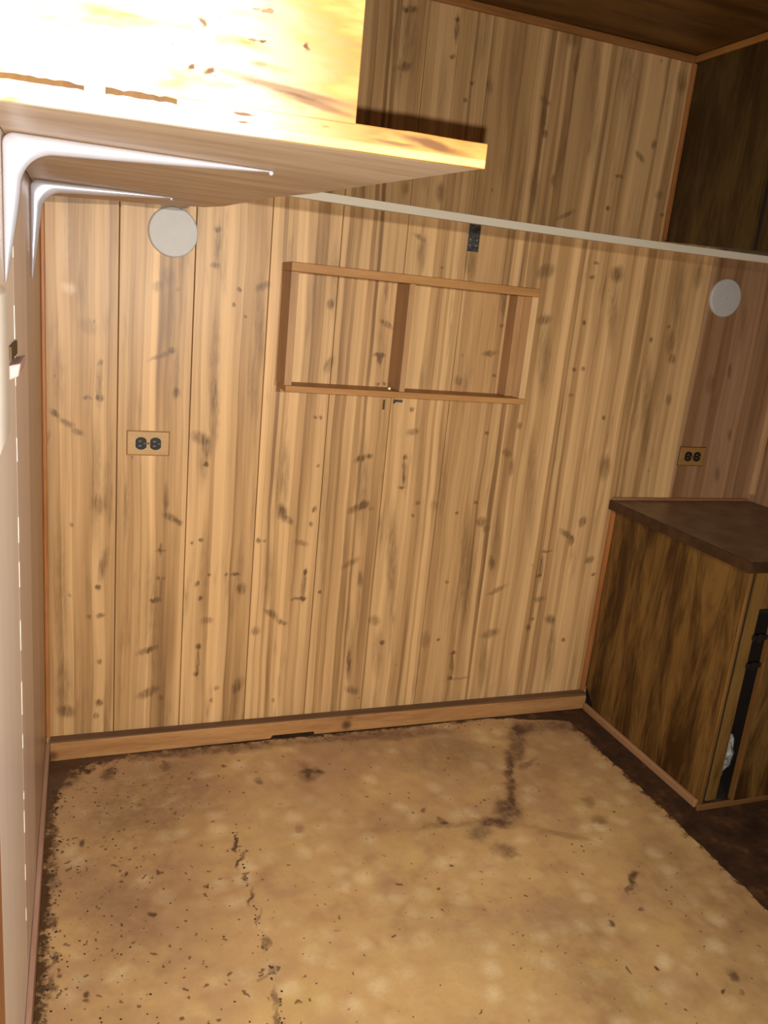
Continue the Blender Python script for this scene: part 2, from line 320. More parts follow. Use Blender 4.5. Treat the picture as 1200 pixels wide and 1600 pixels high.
# ------------------------------------------------------------------ helpers: meshes and objects
def box(bm, x0, x1, y0, y1, z0, z1):
    vs_ = [bm.verts.new((x, y, z)) for z in (z0, z1) for y in (y0, y1) for x in (x0, x1)]
    for f in ((0, 2, 3, 1), (4, 5, 7, 6), (0, 1, 5, 4), (2, 6, 7, 3), (0, 4, 6, 2), (1, 3, 7, 5)):
        bm.faces.new([vs_[i] for i in f])


def prism(bm, pts, lo, hi, axis):
    """polygon pts in the two other axes, extruded along axis from lo to hi"""
    def mk(p, h):
        return {'X': (h, p[0], p[1]), 'Y': (p[0], h, p[1]), 'Z': (p[0], p[1], h)}[axis]
    a = [bm.verts.new(mk(p, lo)) for p in pts]
    b = [bm.verts.new(mk(p, hi)) for p in pts]
    bm.faces.new(a)
    bm.faces.new(b[::-1])
    n = len(pts)
    for i in range(n):
        bm.faces.new((a[i], b[i], b[(i + 1) % n], a[(i + 1) % n]))
    bmesh.ops.recalc_face_normals(bm, faces=bm.faces)


def disc(bm, cx, cz, y0, y1, r, seg=48, dome=0.0, axis='Y'):
    """round plate standing on a wall, rim rounded"""
    prof = [(r, y0), (r, y0 + (y1 - y0) * 0.55), (r * 0.975, y0 + (y1 - y0) * 0.85), (r * 0.94, y1), (r * 0.5, y1 + dome * 0.6), (0, y1 + dome)]
    rings = []
    for rr, yy in prof[:-1]:
        rings.append([bm.verts.new((cx + rr * math.cos(k * math.tau / seg), yy, cz + rr * math.sin(k * math.tau / seg))) for k in range(seg)])
    tip = bm.verts.new((cx, prof[-1][1], cz))
    for a, b in zip(rings, rings[1:]):
        for k in range(seg):
            bm.faces.new((a[k], a[(k + 1) % seg], b[(k + 1) % seg], b[k]))
    for k in range(seg):
        bm.faces.new((rings[-1][k], rings[-1][(k + 1) % seg], tip))
    bm.faces.new(rings[0][::-1])
    bmesh.ops.recalc_face_normals(bm, faces=bm.faces)


def obj(name, bm, mat, parent=None, bevel=0.0, smooth=False, segs=2):
    if bevel:
        bmesh.ops.bevel(bm, geom=list(bm.edges), offset=bevel, segments=segs, affect='EDGES', profile=0.5, clamp_overlap=True)
    me = bpy.data.meshes.new(name)
    bm.to_mesh(me)
    bm.free()
    me.materials.append(mat)
    if smooth:
        for p in me.polygons:
            p.use_smooth = True
    o = bpy.data.objects.new(name, me)
    COL.objects.link(o)
    if parent:
        o.parent = parent
    return o


def bx(name, dims, mat, parent=None, bevel=0.001):
    bm = bmesh.new()
    box(bm, *dims)
    return obj(name, bm, mat, parent, bevel)


def thing(name, label, cat, loc=(0, 0, 0), group=None):
    o = bpy.data.objects.new(name, None)
    o.empty_display_size = 0.05
    COL.objects.link(o)
    o.location = loc
    return tag(o, label, cat, group)


def tag(o, label, cat, group=None):
    o['label'] = label
    o['category'] = cat
    if group:
        o['group'] = group
    return o


def struct(o, label=None):
    o['kind'] = 'structure'
    if label:
        o['label'] = label
    return o


# ------------------------------------------------------------------ shared materials
M = {}
M['dark_gap'] = plain('dark_gap', (0.02, 0.011, 0.006), 0.9)
M['orange_trim'] = wood('orange_trim', (0.42, 0.17, 0.055), (0.26, 0.095, 0.028), 1.0, 'Z', 0.45)
M['orange_trim_x'] = wood('orange_trim_x', (0.34, 0.15, 0.045), (0.2, 0.08, 0.022), 1.7, 'X', 0.45)
M['orange_trim_y'] = wood('orange_trim_y', (0.42, 0.19, 0.05), (0.26, 0.11, 0.03), 2.7, 'Y', 0.45)
M['cream_edge'] = wood('cream_edge', (0.96, 0.9, 0.74), (0.92, 0.84, 0.66), 3.0, 'X', 0.55)
M['batten'] = wood('batten', (0.30, 0.165, 0.06), (0.2, 0.10, 0.032), 4.0, 'Z', 0.6)
M['base_wood'] = wood('base_wood', (0.46, 0.245, 0.095), (0.3, 0.135, 0.045), 5.0, 'X', 0.6, knots=9.0)
M['frame_wood'] = wood('frame_wood', (0.43, 0.22, 0.075), (0.33, 0.15, 0.045), 6.0, 'X', 0.5)
M['frame_post'] = wood('frame_post', (0.42, 0.235, 0.105), (0.31, 0.165, 0.07), 7.0, 'Z', 0.5)
M['frame_pale'] = wood('frame_pale', (0.66, 0.42, 0.21), (0.52, 0.31, 0.14), 7.5, 'Z', 0.5)
M['walnut'] = wood('walnut', (0.215, 0.115, 0.03), (0.05, 0.021, 0.005), 8.0, 'Z', 0.5, 11.0, (0.37, 0.64), 0.15, 0, 0.25, 0.15)
M['walnut_box'] = wood('walnut_box', (0.105, 0.066, 0.018), (0.04, 0.02, 0.006), 9.4, 'Z', 0.5, 14.0, (0.35, 0.7), 0.12, 0, 0.25, 0.18)
M['walnut_edge'] = wood('walnut_edge', (0.25, 0.125, 0.035), (0.15, 0.066, 0.018), 9.0, 'Z', 0.5)
M['ceiling'] = wood('ceiling', (0.17, 0.082, 0.018), (0.07, 0.03, 0.006), 10.0, 'X', 0.5, 16.0, (0.35, 0.68))
M['white_plastic'] = plain('white_plastic', (0.52, 0.505, 0.49), 0.6, var=0.02)
M['bright_white'] = plain('bright_white', (0.85, 0.84, 0.8), 0.35, var=0.02)
M['bracket_metal'] = plain('bracket_metal', (0.62, 0.63, 0.72), 0.3, 0.55, var=0.04, scale=25)
M['black_plastic'] = plain('black_plastic', (0.012, 0.01, 0.009), 0.35)
M['slot'] = plain('slot', (0.16, 0.13, 0.1), 0.4)
M['plate'] = wood('plate', (0.52, 0.33, 0.155), (0.44, 0.265, 0.115), 11.0, 'X', 0.4)
M['plate_dark'] = wood('plate_dark', (0.36, 0.19, 0.06), (0.27, 0.135, 0.04), 11.5, 'X', 0.4)
M['steel'] = plain('steel', (0.12, 0.115, 0.11), 0.32, 0.7, 0.4, 120)
M['steel_dull'] = plain('steel_dull', (0.10, 0.07, 0.055), 0.6, 0.3, 0.3, 120)
M['rust'] = plain('rust', (0.09, 0.05, 0.012), 0.7)
M['counter'] = plain('counter', (0.16, 0.095, 0.055), 0.4, var=0.25, scale=14)
M['counter_edge'] = plain('counter_edge', (0.05, 0.022, 0.008), 0.5, var=0.3, scale=30)
M['bag'] = plain('bag', (0.3, 0.29, 0.27), 0.35, var=0.3, scale=60)
M['crumbs'] = plain('crumbs', (0.05, 0.028, 0.012), 0.9, var=0.6, scale=90)

# ================================================================== THE SETTING
# ---- back wall: one board object for each printed plank, grooves between them
LIGHT, MID, DARK = (0.60, 0.372, 0.172), (0.42, 0.242, 0.102), (0.205, 0.108, 0.043)
MARK = (0.15, 0.082, 0.033)
RLIGHT, RMID, RDARK = (0.39, 0.225, 0.12), (0.31, 0.168, 0.08), (0.2, 0.098, 0.042)
wall_back = struct(bx('wall_back', (-0.03, 2.40, 0.012, 0.04, 0, 2.13), plain('groove_brown', (0.07, 0.036, 0.014), 0.9), None, 0))
grooves = [0.0, 0.181, 0.366, 0.560, 0.750, 0.938, 1.125, 1.318, 1.517, 1.705, 1.89, 1.998, 2.088, 2.273, 2.37]
for i, (g0, g1) in enumerate(zip(grooves, grooves[1:])):
    red = g0 > 1.95
    mk = [m for m in SMUDGES_GLARE if m[0] + max(m[2], m[3] * 0.3) > g0 - 0.01 and m[0] - max(m[2], m[3] * 0.3) < g1 + 0.01 and abs(m[0] - (g0 + g1) / 2) < (g1 - g0) / 2 + 0.02]
    mat = pine('pine_panel_%d' % i, i + 1.0, mk, *((RLIGHT, RMID, RDARK) if red else (LIGHT, MID, DARK)), (0.085, 0.035, 0.013) if red else MARK)
    bm = bmesh.new()
    d = 0.0008
    # bevelled front edges make the V-groove
    prism(bm, [(g0 + d, 0.012), (g1 - d, 0.012), (g1 - d, 0.002), (g1 - d - 0.0012, 0.0), (g0 + d + 0.0012, 0.0), (g0 + d, 0.002)], 0.0, 2.115, 'Z')
    obj('plank', bm, mat, wall_back)

# ---- left wall: painted boards seen edge-on
wall_left = struct(bx('wall_left', (-0.04, -0.006, -1.45, 0.04, 0, 2.13), M['dark_gap'], None, 0))
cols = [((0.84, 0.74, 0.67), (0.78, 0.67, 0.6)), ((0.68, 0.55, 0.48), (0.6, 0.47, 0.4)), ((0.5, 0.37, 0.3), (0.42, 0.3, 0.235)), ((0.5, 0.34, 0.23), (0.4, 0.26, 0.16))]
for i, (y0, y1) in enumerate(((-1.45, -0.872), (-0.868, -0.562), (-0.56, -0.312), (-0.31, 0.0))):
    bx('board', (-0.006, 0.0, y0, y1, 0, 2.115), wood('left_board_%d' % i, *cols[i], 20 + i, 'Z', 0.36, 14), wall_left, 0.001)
rr = random.Random(3)
zz = 0.2
while zz < 1.36:
    ln = rr.uniform(0.012, 0.06)
    o = bx('paint_sliver', (-0.0005, 0.0008, -0.8725, -0.8665, zz, zz + ln), M['cream_edge'], wall_left, 0.0006)
    zz += ln + rr.uniform(0.02, 0.10)

# ---- floor: dark subfloor with a worn vinyl sheet on it
def floor_dark():
    t = NT('subfloor', 0.8)
    x, y, z = t.coords()
    f = t.noise(t.comb(x, y, z), 14.0, 5.0, 0.65)
    return t.color(t.ramp(f, [(0.3, (0.02, 0.008, 0.003)), (0.55, (0.06, 0.026, 0.009)), (0.75, (0.15, 0.07, 0.024))]))


def vinyl():
    t = NT('vinyl', 0.55, 0.3)
    x, y, z = t.coords()
    p = t.comb(x, y, 0.0)
    wv = t.n('ShaderNodeTexNoise')
    wv.inputs['Scale'].default_value = 24.0
    wv.inputs['Detail'].default_value = 3.0
    t.put(wv.inputs['Vector'], p)
    warp = t.vmath('MULTIPLY', t.vmath('SUBTRACT', wv.outputs['Color'], (0.5, 0.5, 0.5)), (0.05, 0.05, 0.0))
    pw = t.vmath('ADD', p, warp)
    big = t.noise(p, 2.6, 4.0, 0.6)
    mid = t.noise(p, 15.0, 4.0, 0.65)
    c = t.ramp(t.math('ADD', t.math('MULTIPLY', big, 0.5), t.math('MULTIPLY', mid, 0.5)),
               [(0.38, (0.42, 0.245, 0.11)), (0.5, (0.55, 0.345, 0.15)), (0.66, (0.62, 0.41, 0.175))])
    # faded pale rosettes of the print
    pg = t.vmath('ADD', p, t.vmath('MULTIPLY', warp, (0.5, 0.5, 0.0)))
    vv = t.voronoi(pg, 15.5, 'F1', 0.6)
    ros = t.maprange(vv.outputs['Distance'], 0.60, 0.10)
    wear = t.maprange(t.noise(p, 9.0, 4.0), 0.36, 0.62)
    c = t.mix(t.math('MULTIPLY', t.math('MULTIPLY', ros, wear), 0.6), c, (0.82, 0.64, 0.37))
    fine = t.noise(p, 120.0, 3.0, 0.7)
    c = t.mix(t.maprange(fine, 0.35, 0.7, 0.0, 0.22), c, (0.34, 0.2, 0.09))
    yel = t.maprange(t.noise(p, 6.5, 3.0), 0.56, 0.7, 0.0, 0.35)
    c = t.mix(yel, c, (0.62, 0.43, 0.14))
    # greasy mauve-brown dirt, mostly left and along the back
    left = t.maprange(x, 0.75, 0.1)
    back = t.maprange(y, -0.75, -0.1)
    dirt = t.math('MULTIPLY', t.math('MAXIMUM', left, t.math('MULTIPLY', back, 1.0)), t.maprange(t.noise(p, 3.6, 5.0, 0.65), 0.3, 0.62))
    c = t.mix(t.math('MULTIPLY', dirt, 0.62), c, (0.33, 0.19, 0.11))
    mauve = t.maprange(t.noise(t.vmath('ADD', p, (7.0, 3.0, 0.0)), 5.5, 4.0, 0.6), 0.52, 0.68, 0.0, 0.4)
    c = t.mix(mauve, c, (0.37, 0.21, 0.125))
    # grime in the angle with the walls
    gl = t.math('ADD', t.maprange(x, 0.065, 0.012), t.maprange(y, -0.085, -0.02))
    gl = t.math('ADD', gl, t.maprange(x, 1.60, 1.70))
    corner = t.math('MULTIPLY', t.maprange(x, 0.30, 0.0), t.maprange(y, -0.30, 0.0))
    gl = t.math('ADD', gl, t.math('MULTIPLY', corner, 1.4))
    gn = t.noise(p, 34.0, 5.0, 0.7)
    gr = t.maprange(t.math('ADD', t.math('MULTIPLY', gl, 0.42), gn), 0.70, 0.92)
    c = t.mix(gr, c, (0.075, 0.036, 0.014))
    # specks of dirt
    for sc, th, st, seed, mask in ((55.0, 0.5, 0.75, 0.0, 1), (95.0, 0.62, 0.6, 5.0, 0)):
        sv = t.voronoi(t.vmath('ADD', pw, (seed, seed, 0)), sc)
        s2 = t.n('ShaderNodeSeparateColor')
        t.t.links.new(sv.outputs['Color'], s2.inputs[0])
        lim = t.maprange(x, 0.1, 0.7, th, 0.96) if mask else 0.95
        sp = t.math('MULTIPLY', t.maprange(sv.outputs['Distance'], 0.28, 0.14, 0.0, st), t.math('GREATER_THAN', s2.outputs[0], lim))
        c = t.mix(sp, c, (0.085, 0.042, 0.02))
    st = t.math('MULTIPLY', t.marks(pw, STAINS), t.maprange(gn, 0.3, 0.62, 0.55, 1.2), clamp=True)
    c = t.mix(st, c, (0.115, 0.06, 0.034))
    t.bump(mid, 0.1, 0.002)
    return t.color(c)


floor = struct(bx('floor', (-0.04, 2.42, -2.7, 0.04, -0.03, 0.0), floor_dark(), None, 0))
bm = bmesh.new()
rag = random.Random(11)
edge = [(0.012, -2.6), (0.012, -0.032)]
xx = 0.03
while xx < 1.42:
    edge.append((xx, -0.035 - rag.random() * 0.006))
    xx += 0.03
for a_, b_ in (((1.42, -0.045), (1.655, -0.10)), ((1.665, -0.11), (1.672, -0.5)), ((1.672, -0.5), (1.655, -1.1)), ((1.655, -1.1), (1.64, -2.6))):
    n_ = int(math.dist(a_, b_) / 0.011)
    for k in range(n_):
        f = k / n_
        px, py = a_[0] + (b_[0] - a_[0]) * f, a_[1] + (b_[1] - a_[1]) * f
        w_ = 0.009 * (noise.noise(Vector((px * 14, py * 14, 1.0))) + 0.6 * noise.noise(Vector((px * 50, py * 50, 3.0))))
        edge.append((px + w_, py + w_ * 0.5))
edge.append((1.64, -2.6))
vsb = [bm.verts.new((x, y, 0.0025)) for x, y in edge]
f0 = bm.faces.new(vsb)
vst = [bm.verts.new((x, y, 0.0002)) for x, y in edge]
for i in range(len(edge)):
    j = (i + 1) % len(edge)
    bm.faces.new((vsb[i], vsb[j], vst[j], vst[i]))
bmesh.ops.triangulate(bm, faces=[f0])
bmesh.ops.recalc_face_normals(bm, faces=bm.faces)
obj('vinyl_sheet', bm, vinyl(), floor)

# ---- ceiling
struct(bx('ceiling', (-0.04, 2.42, -2.42, 0.04, 2.115, 2.14), M['ceiling'], None, 0))

# ---- right wall of the recess
wall_right = struct(bx('wall_right', (2.372, 2.40, -2.4, 0.04, 0, 2.13), M['dark_gap'], None, 0))
for i, (y0, y1) in enumerate(((-0.19, 0.0), (-0.38, -0.19), (-0.57, -0.38), (-0.76, -0.57), (-0.95, -0.76), (-1.14, -0.95))):
    mat = pine('right_panel_%d' % i, 40.0 + i, [], RLIGHT, RMID, RDARK, (0.07, 0.03, 0.012), 'YZX')
    bx('plank', (2.362, 2.372, y0 + 0.0012, y1 - 0.0012, 0, 1.594), mat, wall_right, 0.001)

# ---- front wall behind the photographer with the low doorway they stand in
DH = 1.4804
front_mat = pine('front_panel', 60.0, [], LIGHT, MID, DARK, MARK)
wall_front = struct(bx('wall_front', (1.05, 2.42, -2.40, -2.36, 0, 2.115), front_mat, None, 0))
bx('door_head', (-0.04, 1.05, -2.40, -2.36, DH, 2.115), front_mat, wall_front, 0)

# ---- trims and skirtings
struct(bx('trim_1', (0.0, 1.777, -0.014, -0.0005, 2.094, 2.114), M['orange_trim_x'], None, 0.003), 'reddish wood moulding between the back wall and the ceiling')
struct(bx('trim_2', (1.778, 1.789, -1.2, -0.0005, 2.096, 2.114), M['orange_trim_y'], None, 0.003), 'wood moulding between the dark overhead box and the ceiling')
struct(bx('trim_3', (1.778, 1.7895, -0.012, -0.0005, 1.597, 2.093), M['orange_trim'], None, 0.002), 'thin orange strip in the upper right corner')
struct(bx('trim_4', (0.0004, 0.011, -0.011, -0.0005, 0.062, 2.09), M['orange_trim'], None, 0.003), 'thin orange strip in the left corner of the back wall')
struct(bx('trim_5', (2.343, 2.3615, -0.016, -0.0005, 0.79, 1.571), M['frame_pale'], None, 0.002), 'pale strip in the corner of the recess')
struct(bx('trim_6', (0.0004, 0.006, -1.44, -1.325, 0.0, 1.0), M['orange_trim'], None, 0.002), 'orange strip at the near end of the left wall')

bm = bmesh.new()
pts = [(0.012, 0.0), (0.64, 0.004), (0.645, 0.014), (0.775, 0.014), (0.78, 0.004), (1.776, 0.002), (1.776, 0.052), (1.2, 0.056), (0.80, 0.058), (0.4, 0.058), (0.012, 0.056)]
prism(bm, pts, -0.034, -0.0005, 'Y')
bb = struct(obj('baseboard_back', bm, M['base_wood'], None, 0.002))
bx('dusty_ledge', (0.012, 1.776, -0.031, -0.0005, 0.0575, 0.0605), wood('dusty_ledge', (0.17, 0.095, 0.05), (0.11, 0.055, 0.026), 33, 'X', 0.8), bb, 0.001)
struct(bx('baseboard_left', (0.0004, 0.011, -1.45, -0.026, 0.0, 0.055), wood('left_base', (0.4, 0.24, 0.17), (0.3, 0.17, 0.11), 31, 'Y', 0.5), None, 0.002))

# ================================================================== THINGS
# ---- overhead cabinet close to the camera, upper left
near_mat = NT('near_wood', 0.45, 0.7)
x, y, z = near_mat.coords()
nn = near_mat.noise(near_mat.comb(near_mat.math('MULTIPLY', x, 7.0), near_mat.math('MULTIPLY', y, 7.0), near_mat.math('MULTIPLY', z, 30.0)), 1.0, 4.0, 0.6)
nb = near_mat.noise(near_mat.comb(near_mat.math('MULTIPLY', x, 30.0), near_mat.math('MULTIPLY', y, 30.0), near_mat.math('MULTIPLY', z, 85.0)), 1.0, 4.0, 0.6)
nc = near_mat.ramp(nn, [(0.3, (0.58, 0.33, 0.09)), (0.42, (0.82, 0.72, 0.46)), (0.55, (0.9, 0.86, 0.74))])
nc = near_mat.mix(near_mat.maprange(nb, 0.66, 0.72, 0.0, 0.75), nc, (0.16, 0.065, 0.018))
# flash glare painted into the colour: burnt-out pale left, yellow wood right
glare_fade = near_mat.maprange(near_mat.math('ADD', x, near_mat.math('MULTIPLY', near_mat.math('SUBTRACT', nn, 0.5), 0.35)), 0.0, 0.16, 0.0, 0.92)
nc = near_mat.mix(glare_fade, nc, near_mat.ramp(nn, [(0.35, (0.42, 0.16, 0.012)), (0.55, (0.62, 0.31, 0.03)), (0.7, (0.74, 0.5, 0.12))]))
wn = near_mat.vmath('MULTIPLY', near_mat.vmath('SUBTRACT', near_mat.comb(nb, nn, 0.0), (0.5, 0.5, 0.0)), (0.03, 0.012, 0.0))
sp_ = near_mat.marks(near_mat.vmath('ADD', near_mat.comb(x, z, 0.0), wn), [(0.10, 0.05, 0.09, 0.006, 0.6, -6), (0.13, 0.04, 0.06, 0.005, 0.6, -8), (0.0, 0.058, 0.007, 0.005, 0.9, 0), (0.018, 0.056, 0.006, 0.006, 0.8, 0),
    (0.072, 0.092, 0.003, 0.003, 0.8, 0), (0.115, 0.095, 0.003, 0.006, 0.8, 20), (0.01, 0.1, 0.004, 0.006, 0.7, 0), (0.26, 0.017, 0.05, 0.006, 0.75, -8), (0.22, 0.013, 0.03, 0.003, 0.6, 0), (0.05, 0.02, 0.014, 0.002, 0.9, 0), (0.053, 0.013, 0.008, 0.0015, 0.8, 0), (0.065, 0.07, 0.012, 0.004, 0.4, 0)])
nc = near_mat.mix(near_mat.math('MULTIPLY', sp_, 1.0, clamp=True), nc, (0.17, 0.065, 0.014))
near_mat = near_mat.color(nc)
under_mat = wood('shelf_underside', (0.72, 0.57, 0.42), (0.5, 0.36, 0.24), 13, 'X', 0.5, 20, (0.34, 0.68))

oc = thing('overhead_cabinet', 'glaring pale wood overhead cabinet with a thick shelf board, nearest the camera', 'cabinet', (0.2, -0.65, 1.5))
L0 = Vector((0.2, -0.65, 1.5))


def loc(pts, o=L0):
    return [(p[0] - o.x, p[1] - o.y) for p in pts]


FY = lambda xx_: -1.235 - 0.1238 * xx_          # the front runs slightly askew
bm = bmesh.new()
prism(bm, loc([(0.002, FY(0) + 0.004), (0.52, FY(0.525) + 0.004), (0.449, -0.82), (0.416, -0.686), (0.378, -0.36), (0.35, -0.27), (0.25, -0.17), (0.12, -0.09), (0.002, -0.02)]), 0.0, 0.022, 'Z')
obj('shelf_board', bm, under_mat, oc)
bm = bmesh.new()
rp = [(0.0015, FY(0) - 0.004)] + [(0.015 + 0.03 * k, FY(0.015 + 0.03 * k) - 0.004) for k in range(17)] + [(0.525, FY(0.525) - 0.004), (0.525, FY(0.525) + 0.004), (0.0015, FY(0) + 0.004)]
prism(bm, loc(rp), 0.0, 0.027, 'Z')
for v in bm.verts:
    if v.co.z > 0.02 and 0.2 < v.co.x < 0.33:
        v.co.z += 0.0016 * math.exp(-((v.co.x - 0.245) / 0.02) ** 2)
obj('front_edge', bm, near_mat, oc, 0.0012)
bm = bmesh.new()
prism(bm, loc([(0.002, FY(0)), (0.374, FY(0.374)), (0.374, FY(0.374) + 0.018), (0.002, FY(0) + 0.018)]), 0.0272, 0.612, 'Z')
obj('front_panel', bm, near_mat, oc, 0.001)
bm = bmesh.new()
prism(bm, loc([(0.355, FY(0.374) + 0.02), (0.371, FY(0.374) + 0.02), (0.340, -0.30), (0.324, -0.30)]), 0.0222, 0.612, 'Z')
obj('side_panel', bm, under_mat, oc, 0.001)
# splintered crack between panel and front edge
for (xa, xb) in ((0.010, 0.095), (0.115, 0.185)):
    bm = bmesh.new()
    n_ = 12
    top = [(xa + (xb - xa) * k / n_, 0.0295 + 0.0022 * rr.random()) for k in range(n_ + 1)]
    bot = [(xa + (xb - xa) * k / n_, 0.0255 + 0.0012 * rr.random()) for k in range(n_, -1, -1)]
    prism(bm, [(p[0] - L0.x, p[1] - 0.006) for p in top + bot], FY(xa) - 0.0075 - L0.y, FY(xa) + 0.0 - L0.y, 'Y')
    for v in bm.verts:
        v.co.y -= 0.1238 * (v.co.x + L0.x - xa)
    o = obj('splinter', bm, M['walnut_edge'], oc)

# ---- two curved corner brackets under it
def corner_bracket(label, y0, w, h, r, th, depth):
    """swept rounded rib: wide in the corner, both legs run out to a point"""
    root = thing('corner_bracket', label, 'bracket', (0.0, y0, 1.5), 'corner brackets under the overhead cabinet')
    n_, m_ = 36, 9
    cx, cz = th + r, -(th + r)
    ro = 0.014
    out, inn = [], []
    for k in range(n_ + 1):
        f = k / n_
        if f < 0.36:                       # flat leg under the shelf
            u = f / 0.36
            xx_ = w + (cx - w) * u
            inn.append((xx_, -0.0035 - (th - 0.0035) * u ** 0.85))
            out.append((w + (ro - w) * u, -0.0012))
        elif f <= 0.64:                    # round corner
            a_ = math.pi / 2 + (math.pi / 2) * (f - 0.36) / 0.28
            inn.append((cx + r * math.cos(a_), cz + r * math.sin(a_)))
            out.append((0.0012 + ro + ro * math.cos(a_), -0.0012 - ro + ro * math.sin(a_)))
        else:                              # upright leg on the wall
            u = (f - 0.64) / 0.36
            zz2 = cz + (-h - cz) * u
            inn.append((th + (0.0035 - th) * u ** 1.15, zz2))
            out.append((0.0012, -ro + (-h + ro) * u))
    bm = bmesh.new()
    rows = []
    for (ox, oz), (ix, iz) in zip(out, inn):
        row = []
        wd = math.hypot(ox - ix, oz - iz)
        dp = min(depth, wd * 0.75 + 0.002)
        for q_ in range(m_ + 1):
            a_ = math.pi * q_ / m_
            row.append(bm.verts.new(((ox + ix) / 2 + (ox - ix) / 2 * math.cos(a_), -dp * math.sin(a_) ** 0.7 if 0 < q_ < m_ else 0.0, (oz + iz) / 2 + (oz - iz) / 2 * math.cos(a_))))
        rows.append(row)
    for ra, rb in zip(rows, rows[1:]):
        for q_ in range(m_):
            bm.faces.new((ra[q_], ra[q_ + 1], rb[q_ + 1], rb[q_]))
        bm.faces.new((ra[0], rb[0], rb[m_], ra[m_]))
    bm.faces.new(rows[0])
    bm.faces.new(rows[-1])
    bmesh.ops.recalc_face_normals(bm, faces=bm.faces)
    obj('bracket_body', bm, M['bracket_metal'], root, 0, True)
    bm = bmesh.new()
    bmesh.ops.create_icosphere(bm, subdivisions=2, radius=0.0035, matrix=Matrix.Translation((w, -0.003, -0.0045)))
    obj('rivet', bm, M['bracket_metal'], root, 0, True)
    return root


corner_bracket('dazzling white rounded corner bracket, the nearer and longer of the two', -1.03, 0.335, 0.18, 0.042, 0.022, 0.010)
corner_bracket('silvery rounded corner bracket farther back, close to the panelled wall', -0.42, 0.262, 0.185, 0.042, 0.020, 0.014)

# ---- white latch plate on the left wall
lp = thing('latch_plate', 'bright white plate with a small latch on the left wall at the photo edge', 'latch', (0.0, -1.33, 1.16))
bm = bmesh.new()
box(bm, 0.0012, 0.021, -0.09, 0.078, 0.005, 0.158)
obj('cover', bm, M['bright_white'], lp, 0.006, True, 3)
bm = bmesh.new()
prism(bm, [(0.0008, 0.05), (0.016, 0.054), (0.013, 0.036), (0.0008, 0.03)], 0.33, 0.45, 'Y')
obj('latch_tongue', bm, plain('latch_tongue', (0.5, 0.32, 0.3), 0.4), lp, 0.002)
bx('strike_slot', (0.0006, 0.004, 0.345, 0.455, 0.055, 0.074), M['rust'], lp, 0.0005)

# ---- round white cover plates
def cover_plate(label, cx, cz):
    root = thing('round_cover', label, 'cover plate', (cx, 0.0, cz), 'round white cover plates on the panelled wall')
    bm = bmesh.new()
    disc(bm, 0, 0, -0.0004, -0.011, 0.061, 56, -0.0001)
    obj('plate', bm, M['white_plastic'], root)
    bm = bmesh.new()
    disc(bm, 0, 0, -0.011, -0.0138, 0.0022, 14)
    obj('screw', bm, plain('screw', (0.45, 0.43, 0.4), 0.4, 0.3), root, 0, True)


cover_plate('round white cover plate high on the wall under the overhead cabinet', 0.309, 1.452)
cover_plate('round white cover plate in the reddish recess above the low cabinet', 2.064, 1.450)

# ---- electrical outlets lying sideways
def outlet(label, cx, cz, mat):
    root = thing('power_outlet', label, 'outlet', (cx, 0.0, cz), 'sideways power outlets on the panelled wall')
    bm = bmesh.new()
    box(bm, -0.053, 0.053, -0.005, -0.0004, -0.031, 0.031)
    obj('cover', bm, mat, root, 0.0018)
    bx('frame_lip', (-0.0555, 0.0555, -0.0022, -0.0003, -0.0335, 0.0335), M['rust'] if mat is M['plate_dark'] else M['batten'], root, 0.0005)
    for sx in (-0.0185, 0.0185):
        bm = bmesh.new()
        pts = []
        for k in range(32):
            a_ = k * math.tau / 32
            pts.append((sx + max(-0.0138, min(0.0138, 0.0168 * math.cos(a_))), 0.0168 * math.sin(a_)))
        prism(bm, pts, -0.0085, -0.005, 'Y')
        rc = obj('receptacle', bm, M['black_plastic'], root, 0.0008)
        for dz in (-0.0062, 0.0062):
            bx('slot', (sx - 0.0065, sx + 0.0005, -0.0088, -0.0084, dz - 0.0016, dz + 0.0016), M['slot'], rc, 0)
        bm = bmesh.new()
        disc(bm, sx + 0.0085, 0, -0.0084, -0.0089, 0.0021, 12)
        obj('ground_hole', bm, M['slot'], rc)
    bm = bmesh.new()
    disc(bm, 0, 0, -0.005, -0.0066, 0.0028, 14)
    obj('screw', bm, M['rust'], root)


outlet('tan power outlet with two black sockets on the bright left part of the wall', 0.260, 0.911, M['plate'])
outlet('brown power outlet with two black sockets above the low cabinet', 2.058, 0.921, M['plate_dark'])

# ---- shallow open frame on the wall
F0 = (0.958, 0.0, 1.08)
fr = thing('shelf_frame', 'shallow rectangular wooden shelf frame with one divider on the wall', 'shelf', F0)
X0, X1, DP, Z1 = -0.3635, 0.362, -0.100, 0.330
bx('top_rail', (X0, X1, DP, -0.0005, Z1 - 0.022, Z1), M['frame_wood'], fr, 0.0012)
bx('bottom_rail', (X0 + 0.004, X1, DP, -0.0005, 0.0, 0.016), M['frame_wood'], fr, 0.0012)
bx('side_post', (X0, X0 + 0.02, DP + 0.001, -0.0005, 0.0165, Z1 - 0.0225), M['frame_post'], fr, 0.0012)
bx('side_post', (X1 - 0.02, X1, DP + 0.001, -0.0005, 0.0165, Z1 - 0.0225), M['frame_pale'], fr, 0.0012)
bx('divider', (-0.036, -0.020, DP + 0.002, -0.0005, 0.0165, Z1 - 0.0225), M['frame_post'], fr, 0.0012)
bx('cleat', (X1 - 0.042, X1 - 0.0205, -0.052, -0.0005, 0.0165, Z1 - 0.0225), M['frame_post'], fr, 0.0012)
bm = bmesh.new()
disc(bm, -0.048, 0.018, -0.045, -0.051, 0.0035, 12)
obj('pin', bm, M['cream_edge'], fr)

